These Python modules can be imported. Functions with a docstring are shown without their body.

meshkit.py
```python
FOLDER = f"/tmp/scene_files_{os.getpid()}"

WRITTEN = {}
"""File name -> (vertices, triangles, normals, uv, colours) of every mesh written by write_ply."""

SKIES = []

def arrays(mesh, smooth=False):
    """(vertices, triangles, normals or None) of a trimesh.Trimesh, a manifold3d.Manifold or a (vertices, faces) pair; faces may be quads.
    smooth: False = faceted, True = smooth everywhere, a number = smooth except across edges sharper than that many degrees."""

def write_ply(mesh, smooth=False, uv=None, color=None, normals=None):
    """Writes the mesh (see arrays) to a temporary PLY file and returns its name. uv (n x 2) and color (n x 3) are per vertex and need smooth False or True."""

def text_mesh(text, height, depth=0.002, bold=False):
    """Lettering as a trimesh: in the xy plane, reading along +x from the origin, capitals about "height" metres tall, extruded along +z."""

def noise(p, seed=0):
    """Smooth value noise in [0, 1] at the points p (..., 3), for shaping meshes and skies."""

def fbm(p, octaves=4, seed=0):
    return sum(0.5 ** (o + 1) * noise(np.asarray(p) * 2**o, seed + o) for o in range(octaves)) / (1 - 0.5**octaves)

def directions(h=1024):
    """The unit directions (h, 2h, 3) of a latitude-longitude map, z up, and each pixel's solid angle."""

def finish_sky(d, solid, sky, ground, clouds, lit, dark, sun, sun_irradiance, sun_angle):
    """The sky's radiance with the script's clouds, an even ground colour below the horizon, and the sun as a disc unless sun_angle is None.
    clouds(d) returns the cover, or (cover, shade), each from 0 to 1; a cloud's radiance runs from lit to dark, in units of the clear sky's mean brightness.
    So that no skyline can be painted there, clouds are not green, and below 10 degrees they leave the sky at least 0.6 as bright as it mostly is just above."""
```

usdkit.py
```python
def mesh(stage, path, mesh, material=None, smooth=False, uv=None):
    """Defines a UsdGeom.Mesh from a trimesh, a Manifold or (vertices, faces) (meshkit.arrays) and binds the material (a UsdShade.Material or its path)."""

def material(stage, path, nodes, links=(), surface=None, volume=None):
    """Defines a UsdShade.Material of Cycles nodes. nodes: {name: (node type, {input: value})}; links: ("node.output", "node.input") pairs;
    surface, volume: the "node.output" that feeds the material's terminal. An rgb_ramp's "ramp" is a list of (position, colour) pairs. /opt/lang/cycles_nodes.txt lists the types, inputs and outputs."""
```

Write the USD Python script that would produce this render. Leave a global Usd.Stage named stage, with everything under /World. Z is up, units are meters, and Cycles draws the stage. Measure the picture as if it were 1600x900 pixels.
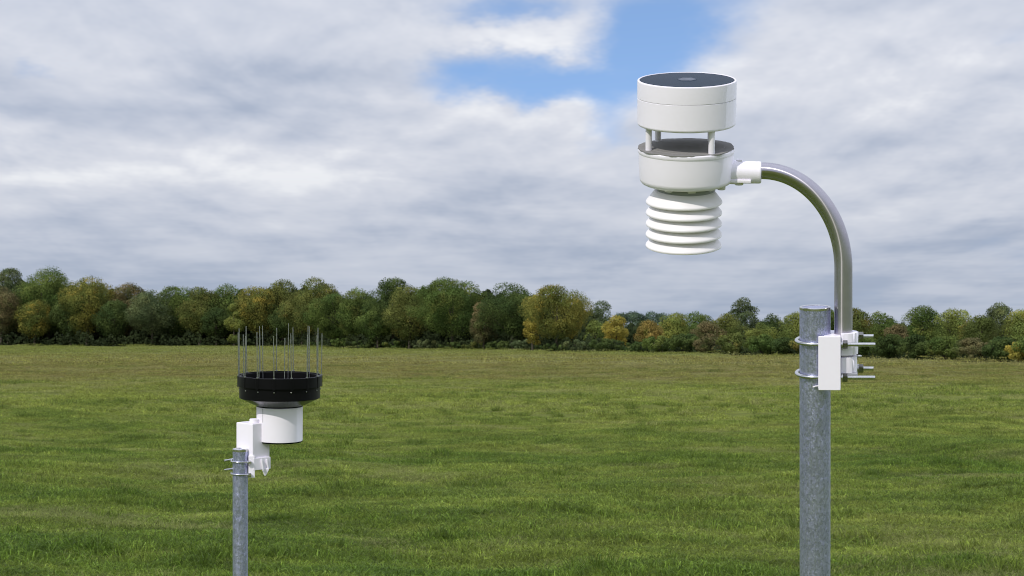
import math
import numpy as np
import trimesh
import manifold3d as m3
import shapely.geometry as sg
import usdkit
from pxr import Usd, UsdGeom, UsdLux, UsdShade, Gf, Sdf, Vt

stage = Usd.Stage.CreateInMemory()
UsdGeom.SetStageUpAxis(stage, UsdGeom.Tokens.z)
UsdGeom.SetStageMetersPerUnit(stage, 1.0)
UsdGeom.Xform.Define(stage, '/World')
LK = '/World/Looks/'

# ------------------------------------------------------------------ camera, sky, sun, exposure
F = 3500.0            # focal length in pixels of the 1600 px wide photograph
HY = 525.0            # row of the horizon
EYE = 1.7
EXPOSURE = 0.0
cam = UsdGeom.Camera.Define(stage, '/World/camera')
cam.AddTranslateOp().Set(Gf.Vec3d(0, 0, EYE))
cam.AddRotateXOp().Set(90.0)
cam.CreateHorizontalApertureAttr(36.0)
cam.CreateVerticalApertureAttr(20.25)
cam.CreateFocalLengthAttr(36.0 * F / 1600)
cam.CreateVerticalApertureOffsetAttr((HY - 450) * 36.0 / 1600)
cam.CreateClippingRangeAttr(Gf.Vec2f(0.05, 20000))
cam.CreateFStopAttr(56.0)
cam.CreateFocusDistanceAttr(3.62)
cam.CreateExposureAttr(EXPOSURE)

SUN = np.array([-0.44, -0.66, 0.61]); SUN /= np.linalg.norm(SUN)   # towards the sun: high on the left, a little behind the camera
SUN_E = math.asin(SUN[2]); SUN_R = math.atan2(SUN[0], SUN[1])
sun = UsdLux.DistantLight.Define(stage, '/World/sun')
zx = np.array(SUN); xx = np.cross([0, 0, 1], zx); xx /= np.linalg.norm(xx); yx = np.cross(zx, xx)
M4 = Gf.Matrix4d(*xx, 0, *yx, 0, *zx, 0, 0, 0, 0, 1)
sun.AddTransformOp().Set(M4)
sun.CreateIntensityAttr(0.66)
sun.CreateAngleAttr(0.6)
sun.CreateNormalizeAttr(True)
sun.CreateColorAttr(Gf.Vec3f(1.0, 0.955, 0.89))


class Graph:
    """A small builder of node graphs."""
    def __init__(s):
        s.nodes, s.links, s.k = {}, [], 0

    def __call__(s, kind, out, **inputs):
        s.k += 1
        name = f'n{s.k}_{kind}'
        const = {}
        for a, b in inputs.items():
            if isinstance(b, str) and '.' in b and b.split('.')[0] in s.nodes:
                s.links.append((b, f'{name}.{a}'))
            else:
                const[a] = b
        s.nodes[name] = (kind, const)
        return f'{name}.{out}'

    def math(s, op, a, b=0.0, c=0.0):
        return s('math', 'value', math_type=op, value1=a, value2=b, value3=c)

    def remap(s, v, a, b, c=0.0, d=1.0, kind='smoothstep'):
        return s('map_range', 'result', range_type=kind, value=v, from_min=a, from_max=b, to_min=c, to_max=d, clamp=True)

    def mix(s, fac, a, b):
        return s('mix_color', 'result', blend_type='mix', fac=fac, a=a, b=b)

    def build(s, path, surface):
        return usdkit.material(stage, path, s.nodes, s.links, surface=surface)


def pdir(px, py):
    """Direction of a place in the sky."""
    v = np.array([(px - 800) / F, 1.0, (HY - py) / F])
    return v / np.linalg.norm(v)


def sky_material():
    g = Graph()
    d = g('texture_coordinate', 'generated')
    sep = g('separate_xyz', 'x', vector=d)
    X, Y, Z = sep, sep[:-1] + 'y', sep[:-1] + 'z'
    Zp = g.math('maximum', Z, 0.0)

    def vmath(op, a, b):
        return g('vector_math', 'vector', math_type=op, vector1=a, vector2=b)

    # the blue behind the clouds
    blue = g('sky_texture', 'color', sky_type='single_scattering', sun_disc=False, sun_elevation=SUN_E, sun_rotation=SUN_R,
             vector=vmath('normalize', g('combine_xyz', 'vector', x=X, y=Y, z=g.math('multiply_add', Zp, 1.5, 0.16)), (0.0, 0.0, 0.0)))

    def layer(dz, scale, detail, seed, flat, k=0.14, rough=0.5, distortion=0.3):
        """Cloud noise on a sheet overhead, so that it closes up towards the horizon."""
        den = g.math('add', g.math('maximum', g.math('add', Z, dz), 0.0), k)
        p = g('combine_xyz', 'vector', x=g.math('divide', X, den), y=g.math('multiply', g.math('divide', Y, den), flat), z=seed)
        return g('noise_texture', 'fac', vector=p, scale=scale, detail=detail, roughness=rough, distortion=distortion)

    def blend(a, b, t):
        return g.math('add', g.math('multiply', a, 1 - t), g.math('multiply', b, t))

    n0, n1 = (layer(dz, 1.35, 5.0, 3.7, 0.46, rough=0.48, distortion=0.15) for dz in (0.0, 0.014))
    m0, m1 = (layer(dz, 3.2, 5.0, 9.1, 0.48, rough=0.52, distortion=0.15) for dz in (0.0, 0.006))
    streak = layer(0.0, 1.6, 5.0, 5.3, 0.75, k=0.05, rough=0.55)
    # ragged edges: the places of single clouds are looked up with a little turbulence
    wob = g('noise_texture', 'color', vector=g('mapping', 'vector', mapping_type='point', vector=d, scale=(14.0, 14.0, 26.0)), scale=1.0, detail=5.0, roughness=0.6)
    dw = vmath('add', d, vmath('multiply', vmath('subtract', wob, (0.5, 0.5, 0.5)), (0.075, 0.0, 0.045)))

    def blob(px, py, rx, ry, amount, tilt=0.0):
        """A cloud or a gap of its own in this part of the sky."""
        c = pdir(px, py)
        q = vmath('multiply', vmath('subtract', dw, tuple(c)), (F / rx, 4.0, F / ry))
        if tilt:
            q = g('vector_rotate', 'vector', rotate_type='y_axis', vector=q, angle=tilt)
        return g.remap(g('vector_math', 'value', math_type='length', vector1=q), 0.0, 1.0, amount, 0.0)

    def total(blobs):
        t = blob(*blobs[0])
        for x in blobs[1:]:
            t = g.math('add', t, blob(*x))
        return t

    bright = total(CLOUD_TOPS)
    dens = g.math('add', g.math('add', blend(n0, m0, 0.4), total(CLOUD_GAPS)), g.math('multiply', bright, 0.5))
    cover = g.remap(dens, 0.10, 0.54)
    emb = g.math('multiply', g.math('subtract', blend(n0, m0, 0.45), blend(n1, m1, 0.45)), 3.0)
    lum = g.math('add', g.math('add', g.math('add', 0.615, emb), g.math('multiply', g.math('subtract', n0, 0.5), -0.55)), bright)
    lum = g.math('add', lum, g.math('multiply', g.math('subtract', streak, 0.5), g.remap(Zp, 0.0, 0.12, 0.9, 0.25)))
    low = g.remap(Zp, 0.0, 0.085)                       # flatter and bluer towards the horizon
    lum = g.math('add', g.math('multiply', g.math('subtract', lum, 0.48), g.math('multiply_add', low, 0.45, 0.55)), 0.48)
    cloud = g('rgb_ramp', 'color', fac=lum, ramp=[(0.0, CL[0]), (0.30, CL[1]), (0.55, CL[2]), (0.8, CL[3]), (1.0, CL[4])])
    lowc = g.mix(g.remap(lum, 0.3, 0.75), CL_LOW[0], CL_LOW[1])
    cloud = g.mix(g.math('multiply', g.math('subtract', 1.0, low), 0.8), cloud, lowc)
    gain = g.math('multiply_add', Zp, 0.9, 1.0)         # cloud cover is brighter overhead
    cl = g('vector_math', 'vector', math_type='scale', vector1=cloud, scale=g.math('multiply', gain, CLOUD_K / SKY_STRENGTH))
    col = g.mix(cover, vmath('multiply', blue, BLUE_TINT), cl)
    return g.build(LK + 'sky', g('background_shader', 'background', color=col, strength=SKY_STRENGTH))


SKY_STRENGTH = 0.1
CLOUD_K = 1.0
BLUE_TINT = (1.46, 1.58, 1.76)
CL = [(.28, .34, .46), (.39, .445, .56), (.52, .56, .655), (.645, .67, .74), (.80, .815, .85)]
CL_LOW = [(.345, .41, .53), (.475, .525, .625)]
# (column, row, half width, half height, amount, tilt) of gaps and bright tops, in the photograph's own directions
CLOUD_GAPS = [(840, 135, 240, 74, -0.46, 0.2), (1005, 55, 150, 135, -0.31, 0), (975, 190, 110, 80, -0.26, 0), (790, 12, 120, 40, -0.2, 0), (45, 95, 70, 34, -0.26, 0),
              (1130, 20, 140, 70, -0.14, 0), (1590, 85, 120, 40, -0.16, 0), (330, 150, 680, 290, 0.22, 0), (1400, 170, 440, 240, 0.18, 0), (800, 400, 1400, 260, 0.20, 0)]
CLOUD_TOPS = [(905, 186, 130, 56, 0.22, 0), (765, 185, 130, 46, 0.13, 0), (850, 52, 210, 46, 0.20, 0.16), (590, 182, 190, 50, 0.16, 0), (1420, 130, 340, 70, 0.28, 0), (40, 195, 120, 34, 0.14, 0),
              (620, 60, 260, 60, 0.14, 0.35), (220, 70, 220, 60, 0.12, 0), (1330, 40, 240, 50, 0.10, 0), (960, 412, 120, 18, 0.16, 0), (1570, 350, 130, 22, 0.14, 0), (20, 260, 160, 40, 0.12, 0),
              (470, 125, 330, 40, -0.14, 0.1), (1400, 225, 420, 40, -0.12, 0), (90, 225, 200, 40, -0.07, 0), (650, 240, 300, 40, -0.05, 0), (760, 95, 130, 30, -0.10, 0)]
dome = UsdLux.DomeLight.Define(stage, '/World/sky')
UsdShade.MaterialBindingAPI.Apply(dome.GetPrim()).Bind(sky_material())


# ------------------------------------------------------------------ helpers
used = {}


def numbered(parent, name):
    k = used.get((parent, name), 0)
    used[(parent, name)] = k + 1
    return f'{parent}/{name}' + (f'_{k:03d}' if k else '')


def tag(prim, label=None, category=None, group=None, kind=None):
    for k, v in (('label', label), ('category', category), ('group', group), ('kind', kind)):
        if v:
            prim.SetCustomDataByKey(k, v)
    return prim


def thing(name, label, category, matrix=None, group=None, loc=None):
    x = UsdGeom.Xform.Define(stage, numbered('/World', name))
    if matrix is not None:
        x.AddTransformOp().Set(Gf.Matrix4d(*np.asarray(matrix).T.ravel().tolist()))
    elif loc is not None:
        x.AddTranslateOp().Set(Gf.Vec3d(*map(float, loc)))
    return tag(x.GetPrim(), label, category, group)


def obj(name, mesh, mat, parent=None, smooth=35, label=None, uv=None):
    p = usdkit.mesh(stage, numbered(str(parent.GetPath()) if parent else '/World', name), mesh, mat, smooth=smooth, uv=uv).GetPrim()
    if label:
        tag(p, label)
    return p


def join(*ms):
    return trimesh.util.concatenate([m for m in ms])


def to_tm(m):
    a = m.to_mesh()
    return trimesh.Trimesh(a.vert_properties[:, :3], a.tri_verts, process=False)


def to_m3(t):
    t = t.copy(); t.merge_vertices()
    return m3.Manifold(m3.Mesh(np.asarray(t.vertices, np.float32), np.asarray(t.faces, np.uint32)))


def lathe(profile, n=72):
    """Revolves (radius, z) pairs, listed from the bottom axis outwards and up, about z."""
    p = np.array(profile, float)
    a = np.linspace(0, 2 * np.pi, n, endpoint=False)
    v = np.stack([p[:, 0][:, None] * np.cos(a), p[:, 0][:, None] * np.sin(a), np.repeat(p[:, 1][:, None], n, 1)], 2).reshape(-1, 3)
    f = []
    for i in range(len(p) - 1):
        for j in range(n):
            a0, a1, b0, b1 = i * n + j, i * n + (j + 1) % n, (i + 1) * n + j, (i + 1) * n + (j + 1) % n
            f += [(a0, a1, b1), (a0, b1, b0)]
    t = trimesh.Trimesh(v, f, process=False)
    t.merge_vertices()
    t.update_faces(t.nondegenerate_faces())
    return t


def rounded(r0, z0, r1, z1, br, tr=None, k=5):
    """Profile of a closed cylinder or cone with rounded edges."""
    tr = br if tr is None else tr
    q = [(0, z0), (r0 - br, z0)]
    q += [(r0 - br + br * math.sin(t), z0 + br - br * math.cos(t)) for t in np.linspace(0, np.pi / 2, k + 1)[1:]]
    q += [(r1 - tr + tr * math.cos(t), z1 - tr + tr * math.sin(t)) for t in np.linspace(0, np.pi / 2, k + 1)]
    q += [(0, z1)]
    return q


def cyl(r, a, b, n=24, ch=0.0):
    """A cylinder from point a to point b with small chamfers."""
    a, b = np.array(a, float), np.array(b, float)
    L = np.linalg.norm(b - a)
    prof = [(0, 0), (r - ch, 0), (r, ch), (r, L - ch), (r - ch, L), (0, L)] if ch else [(0, 0), (r, 0), (r, L), (0, L)]
    t = lathe(prof, n)
    t.apply_transform(trimesh.geometry.align_vectors([0, 0, 1], (b - a) / L))
    t.apply_translation(a)
    return t


def tube(path, r, n=20, caps=True):
    """A round bar swept along a path (parallel transport)."""
    P = np.array(path, float)
    T = np.gradient(P, axis=0); T /= np.linalg.norm(T, axis=1, keepdims=True)
    u = np.cross(T[0], [0.3, 0.9, 0.2]); u /= np.linalg.norm(u)
    rr = np.broadcast_to(r, len(P))
    rows, ang = [], np.linspace(0, 2 * np.pi, n, endpoint=False)
    for i in range(len(P)):
        u = u - T[i] * np.dot(u, T[i]); u /= np.linalg.norm(u)
        w = np.cross(T[i], u)
        rows.append(P[i] + rr[i] * (np.cos(ang)[:, None] * u + np.sin(ang)[:, None] * w))
    v = np.vstack(rows); f = []
    for i in range(len(P) - 1):
        for j in range(n):
            a0, a1, b0, b1 = i * n + j, i * n + (j + 1) % n, (i + 1) * n + j, (i + 1) * n + (j + 1) % n
            f += [(a0, a1, b1), (a0, b1, b0)]
    if caps:
        k = len(v); v = np.vstack([v, P[0], P[-1]]); e = (len(P) - 1) * n
        for j in range(n):
            f += [(k, (j + 1) % n, j), (k + 1, e + j, e + (j + 1) % n)]
    return trimesh.Trimesh(v, f, process=False)


def rbox(x0, x1, y0, y1, z0, z1, r=1.0):
    """A box with rounded edges."""
    s = m3.Manifold.sphere(r, 12)
    pts = [s.translate((x, y, z)) for x in (x0 + r, x1 - r) for y in (y0 + r, y1 - r) for z in (z0 + r, z1 - r)]
    return m3.Manifold.batch_hull(pts)


def hexnut(r, a, b):
    return cyl(r, a, b, 6, r * 0.12)


def metres(mesh, s):
    if not isinstance(mesh, trimesh.Trimesh):
        mesh = to_tm(mesh)
    mesh = mesh.copy(); mesh.apply_scale(s)
    return mesh


# ------------------------------------------------------------------ materials
def plastic(name, col, rough=0.38, dirt=0.08, scale=25.0, spec=0.5):
    g = Graph()
    p = g('geometry', 'position')
    n = g('noise_texture', 'fac', vector=p, scale=scale, detail=6.0, roughness=0.65)
    n2 = g('noise_texture', 'fac', vector=p, scale=scale * 12, detail=3.0)
    f = g.remap(n, 0.48, 0.78, 0.0, dirt)
    c = g.mix(f, col, tuple(x * y for x, y in zip(col, (0.55, 0.5, 0.42))))
    b = g('bump', 'normal', height=n2, strength=0.06, distance=0.001)
    rr = g.remap(n, 0.3, 0.7, rough - 0.05, rough + 0.08)
    return g.build(LK + name, g('principled_bsdf', 'BSDF', base_color=c, roughness=rr, normal=b, specular_ior_level=spec))


white = plastic('white_plastic', (0.845, 0.812, 0.89), 0.36, 0.05)
warm_white = plastic('shield_white_plastic', (0.84, 0.81, 0.83), 0.45, 0.10)
black = plastic('black_plastic', (0.0035, 0.0035, 0.004), 0.36, 0.0, spec=0.12)
funnel_dark = plastic('dark_funnel_plastic', (0.012, 0.014, 0.012), 0.2, 0.0, spec=0.35)
grey_plastic = plastic('grey_plastic', (0.30, 0.31, 0.34), 0.3, 0.05)
felt = plastic('dark_grey_felt', (0.23, 0.223, 0.22), 0.9, 0.25, 40, spec=0.1)
seam_mat = plastic('seam_shade', (0.45, 0.45, 0.47), 0.6, 0.0)
lens_mat = plastic('pale_lens', (0.10, 0.115, 0.15), 0.4, 0.3, 120, spec=0.1)


def panel_material():
    g = Graph()
    p = g('texture_coordinate', 'object')
    w = g('wave_texture', 'fac', wave_type='bands', bands_direction='x', vector=p, scale=110.0)
    line = g.remap(w, 0.0, 0.06)
    c = g.mix(line, (0.016, 0.030, 0.050), (0.012, 0.023, 0.040))
    return g.build(LK + 'solar_glass', g('principled_bsdf', 'BSDF', base_color=c, roughness=0.2, specular_ior_level=0.006))


solar = panel_material()


def galvanised():
    """Zinc crystals: tilted facets glint near the highlight, pale flecks add painted sparkle."""
    g = Graph()
    p = g('texture_coordinate', 'object')
    st = g('mapping', 'vector', mapping_type='point', vector=p, scale=(1.0, 1.0, 0.7))
    wob = g('noise_texture', 'color', vector=p, scale=160.0, detail=2.0)
    st = g('mix_color', 'result', blend_type='add', fac=0.006, a=st, b=wob, use_clamp=False)
    v = g('voronoi_texture', 'color', vector=st, scale=330.0, feature='f1', randomness=1.0)
    sv = g('rgb_to_bw', 'val', color=v)
    v2 = g('voronoi_texture', 'color', vector=st, scale=1000.0, feature='f1', randomness=1.0)
    sv2 = g('rgb_to_bw', 'val', color=v2)
    n = g('noise_texture', 'fac', vector=p, scale=14.0, detail=6.0, roughness=0.6)
    c = g.mix(sv, (.33, .35, .515), (.40, .42, .60))
    c = g.mix(g.remap(n, 0.4, 0.7, 0.0, 0.45), c, (.47, .49, .63))
    c = g.mix(g.remap(sv2, 0.70, 0.80, 0.0, 0.5), c, (.66, .70, .80))  # pale flecks: sparkle painted into the base colour
    def vm(op, p1, p2):
        return g('vector_math', 'vector', math_type=op, vector1=p1, vector2=p2)
    tilt = vm('add', vm('multiply', vm('subtract', v, (.5, .5, .5)), (.10, .10, .10)), vm('multiply', vm('subtract', v2, (.5, .5, .5)), (.26, .26, .26)))
    nrm = vm('normalize', vm('add', g('geometry', 'normal'), tilt), (0.0, 0.0, 0.0))
    rough = g.remap(sv, 0.2, 0.8, 0.32, 0.42)
    return g.build(LK + 'galvanised_steel', g('principled_bsdf', 'BSDF', base_color=c, metallic=0.88, roughness=rough, normal=nrm))


galv = galvanised()


def steel(name, col, rough, scratch=True):
    g = Graph()
    p = g('texture_coordinate', 'object')
    n = g('noise_texture', 'fac', vector=p, scale=220.0, detail=3.0)
    c = g.mix(g.math('multiply', n, 0.5), col, tuple(x * 0.72 for x in col))
    rr = g.remap(n, 0.3, 0.7, rough - 0.05, rough + 0.07)
    return g.build(LK + name, g('principled_bsdf', 'BSDF', base_color=c, metallic=1.0, roughness=rr))




def brushed():
    """Polished round the tube: reflections smear along its length."""
    g = Graph()
    p = g('texture_coordinate', 'object')
    n = g('noise_texture', 'fac', vector=p, scale=60.0, detail=4.0, roughness=0.6)
    c = g.mix(g.remap(n, 0.3, 0.7), (.47, .445, .49), (.51, .485, .53))
    along = g('attribute', 'vector', attribute='along')
    return g.build(LK + 'brushed_stainless', g('principled_bsdf', 'BSDF', base_color=c, metallic=1.0, roughness=0.27, anisotropic=0.93, tangent=along))


stainless = brushed()
zinc = steel('zinc_bolt', (.62, .62, .63), 0.22)
dark_steel = steel('dark_steel_nut', (.24, .235, .23), 0.25)
wire = steel('steel_wire', (.42, .42, .43), 0.3)


def leaf_material(name, a, b, patch=0.35, accent=None, acc_scale=0.5, acc_at=0.6):
    """Foliage: two tones in patches, leaf to leaf variation, some light through the leaves."""
    g = Graph()
    p = g('geometry', 'position')
    n = g('noise_texture', 'fac', vector=p, scale=patch, detail=3.0)
    c = g.mix(g.remap(n, 0.38, 0.62), a, b)
    if accent is not None:
        n3 = g('noise_texture', 'fac', vector=p, scale=acc_scale, detail=2.0)
        c = g.mix(g.remap(n3, acc_at - 0.05, acc_at + 0.08), c, accent)
    n2 = g('noise_texture', 'fac', vector=p, scale=0.55, detail=3.0, roughness=0.5)
    c = g('hsv', 'color', hue=0.5, saturation=0.93, value=g.remap(n2, 0.28, 0.72, 0.70, 1.75, 'linear'), color=c)
    bs = g('principled_bsdf', 'BSDF', base_color=c, roughness=0.7, specular_ior_level=0.08)
    tr = g('translucent_bsdf', 'BSDF', color=c)
    return g.build(LK + name, g('mix_closure', 'closure', fac=0.42, closure1=bs, closure2=tr))


def bark_material():
    g = Graph()
    n = g('noise_texture', 'fac', vector=g('geometry', 'position'), scale=6.0, detail=5.0)
    return g.build(LK + 'bark', g('principled_bsdf', 'BSDF', base_color=g.mix(n, (.03, .024, .017), (.085, .07, .052)), roughness=0.9))


bark = bark_material()


def meadow_color(g, dry=1.0):
    """The meadow's colour from place to place: lush, yellowish and brown dry patches."""
    p = g('geometry', 'position')
    px = g('mapping', 'vector', mapping_type='point', vector=p, scale=(0.55, 1.0, 1.0))
    a = g('noise_texture', 'fac', vector=px, scale=0.07, detail=4.0, roughness=0.6)
    b = g('noise_texture', 'fac', vector=px, scale=0.45, detail=5.0, roughness=0.65)
    fine = g('noise_texture', 'fac', vector=p, scale=9.0, detail=4.0, roughness=0.7)
    c = g.mix(g.remap(b, 0.36, 0.64), GRASS[0], GRASS[1])
    c = g.mix(g.remap(a, 0.42, 0.66, 0, 0.75), c, GRASS[2])
    y = g('separate_xyz', 'y', vector=p)
    wob = g.math('multiply_add', g.math('subtract', a, 0.5), 0.9, 1.0)
    yy = g.math('multiply', y, wob)
    c = g.mix(g.math('multiply', g.remap(yy, 20, 48), 0.75), c, GRASS[2])       # lighter and yellower further out
    c = g.mix(g.math('multiply', g.remap(yy, 58, 104), g.remap(b, 0.3, 0.7, 0.5, 0.95)), c, GRASS[3])  # dry brown strip before the wood
    c = g.mix(g.math('multiply', g.remap(yy, 150, 235), 0.5), c, GRASS[1])
    tuft = g('noise_texture', 'fac', vector=px, scale=1.5, detail=3.0, roughness=0.6)
    v = g.math('multiply', g.remap(fine, 0.25, 0.75, 0.7, 1.3, 'linear'), g.remap(tuft, 0.3, 0.7, 0.66, 1.28, 'linear'))
    c = g.mix(g.remap(tuft, 0.52, 0.70, 0.0, 0.45), c, GRASS[2])
    return g('hsv', 'color', hue=0.5, saturation=1.0, value=v, color=c), p


GRASS = [(.094, .158, .016), (.152, .218, .027), (.265, .305, .056), (.240, .205, .066)]


def grass_material(name, mixin=None, fac=0.0):
    g = Graph()
    c, p = meadow_color(g)
    if mixin is not None:
        c = g.mix(fac, c, mixin)
    c = g('hsv', 'color', hue=0.5, saturation=0.97, value=g('attribute', 'fac', attribute='tone'), color=c)
    bs = g('principled_bsdf', 'BSDF', base_color=c, roughness=0.5, specular_ior_level=0.12)
    tr = g('translucent_bsdf', 'BSDF', color=c)
    return g.build(LK + name, g('mix_closure', 'closure', fac=0.38, closure1=bs, closure2=tr))


def ground_material():
    g = Graph()
    c, p = meadow_color(g)
    c = g.mix(0.5, c, (0.05, 0.055, 0.018))  # shade between the blades mixed into the ground colour
    n = g('noise_texture', 'fac', vector=p, scale=5.0, detail=8.0, roughness=0.75)
    b = g('bump', 'normal', height=n, strength=0.8, distance=0.12)
    return g.build(LK + 'shade_toned_soil', g('principled_bsdf', 'BSDF', base_color=c, roughness=0.95, specular_ior_level=0.1, normal=b))


grass_green = grass_material('grass_blades')
grass_lush = grass_material('lush_grass_blades', (.055, .125, .012), 0.4)
grass_straw = grass_material('dry_grass_blades', (.33, .32, .14), 0.42)

# ------------------------------------------------------------------ the ground: one sheet to the horizon
_r = np.random.default_rng(5)
WAVES = [(0.030, 2.6), (0.030, 3.7), (0.035, 5.5), (0.04, 8.0), (0.05, 13.0), (0.07, 22.0), (0.10, 41.0), (0.009, 1.4), (0.012, 1.9)]
WAVES = [(a, 2 * np.pi / w * math.cos(t), 2 * np.pi / w * math.sin(t), ph) for a, w in WAVES for t, ph in _r.uniform(0, 2 * np.pi, (2, 2))]


def ground_h(x, y):
    h = 0
    for a, kx, ky, ph in WAVES:
        h = h + 0.42 * a * np.sin(kx * x + ky * y + ph)
    return h * np.clip((np.hypot(x, y) - 2) / 10, 0, 1)


def ground():
    ang = np.radians(np.concatenate([np.arange(-20, 20, 0.16), np.arange(20, 340, 4)]))
    rad = np.concatenate([[2.0], np.geomspace(3, 480, 420), np.geomspace(520, 6000, 16)])
    A, R = np.meshgrid(ang, rad)
    x, y = R * np.sin(A), R * np.cos(A)
    z = ground_h(x, y) * np.clip((900 - R) / 600, 0, 1)
    n = len(ang)
    i, j = np.meshgrid(np.arange(len(rad) - 1), np.arange(n), indexing='ij')
    a, b, c, d = i * n + j, i * n + (j + 1) % n, (i + 1) * n + (j + 1) % n, (i + 1) * n + j
    f = np.concatenate([np.stack([a, c, b], -1).reshape(-1, 3), np.stack([a, d, c], -1).reshape(-1, 3)])
    v = np.stack([x, y, z], -1).reshape(-1, 3)
    k = len(v)
    v = np.vstack([v, [0, 0, 0]])
    f = np.vstack([f, [(k, j, (j + 1) % n) for j in range(n)]])
    m = trimesh.Trimesh(v, f, process=False)
    if m.face_normals[:, 2].mean() < 0:
        m.invert()
    tag(obj('ground', m, ground_material(), smooth=True), 'grass meadow sheet reaching the far wood', None, kind='structure')


ground()


# ------------------------------------------------------------------ grass
def patch(rad, count, h, w, rng, lay=0.55, clump=0.0):
    """A round patch of bent blades, three triangles each."""
    r = rad * np.sqrt(rng.random(count)); t = rng.random(count) * 2 * np.pi
    base = np.stack([r * np.cos(t), r * np.sin(t), np.full(count, -0.012)], 1)
    if clump:
        k = rng.integers(0, max(1, count // 9), count)
        cen = base[k]
        base = cen + rng.normal(0, clump, (count, 3)) * [1, 1, 0]
    a = rng.random(count) * 2 * np.pi
    dirn = np.stack([np.cos(a), np.sin(a), np.zeros(count)], 1)
    side = np.stack([-np.sin(a), np.cos(a), np.zeros(count)], 1)
    twist = rng.random(count) * 2 * np.pi
    side = side * np.cos(twist)[:, None] + dirn * np.sin(twist)[:, None]
    H = h * rng.uniform(0.45, 1.25, count)[:, None]
    L = lay * rng.uniform(0.3, 1.6, count)[:, None]
    W = (w * rng.uniform(0.6, 1.3, count))[:, None]
    mid = base + dirn * H * L * 0.42 + [0, 0, 1] * H * 0.60
    swerve = rng.normal(0, 0.28, (count, 1)) * np.cross(dirn, [0, 0, 1])
    tip = base + (dirn + swerve) * H * L * 1.2 + [0, 0, 1] * H * (1.0 - 0.62 * np.clip(L, 0, 1.25))
    v = np.stack([base - side * W / 2, base + side * W / 2, mid - side * W * 0.42, mid + side * W * 0.42, tip], 1).reshape(-1, 3)
    q = np.arange(count)[:, None] * 5
    f = np.concatenate([q + [0, 1, 3], q + [0, 3, 2], q + [2, 3, 4]])
    tone = rng.choice([.5, .8, 1.0, 1.25, 1.85 if w < .008 else 1.5], count, p=[.2, .25, .25, .2, .1])
    return v, f, np.repeat(tone, 5)


def clumps(x, y):
    r = np.random.default_rng(23)
    f = 0
    for w in (0.8, 1.1, 1.5, 2.1, 3.0, 4.4, 7.0, 12.0):
        for _ in range(3):
            t, ph = r.uniform(0, 2 * np.pi, 2)
            f = f + 0.42 * np.sin(2 * np.pi / w * (x * math.cos(t) * 0.7 + y * math.sin(t)) + ph)
    return f


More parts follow.
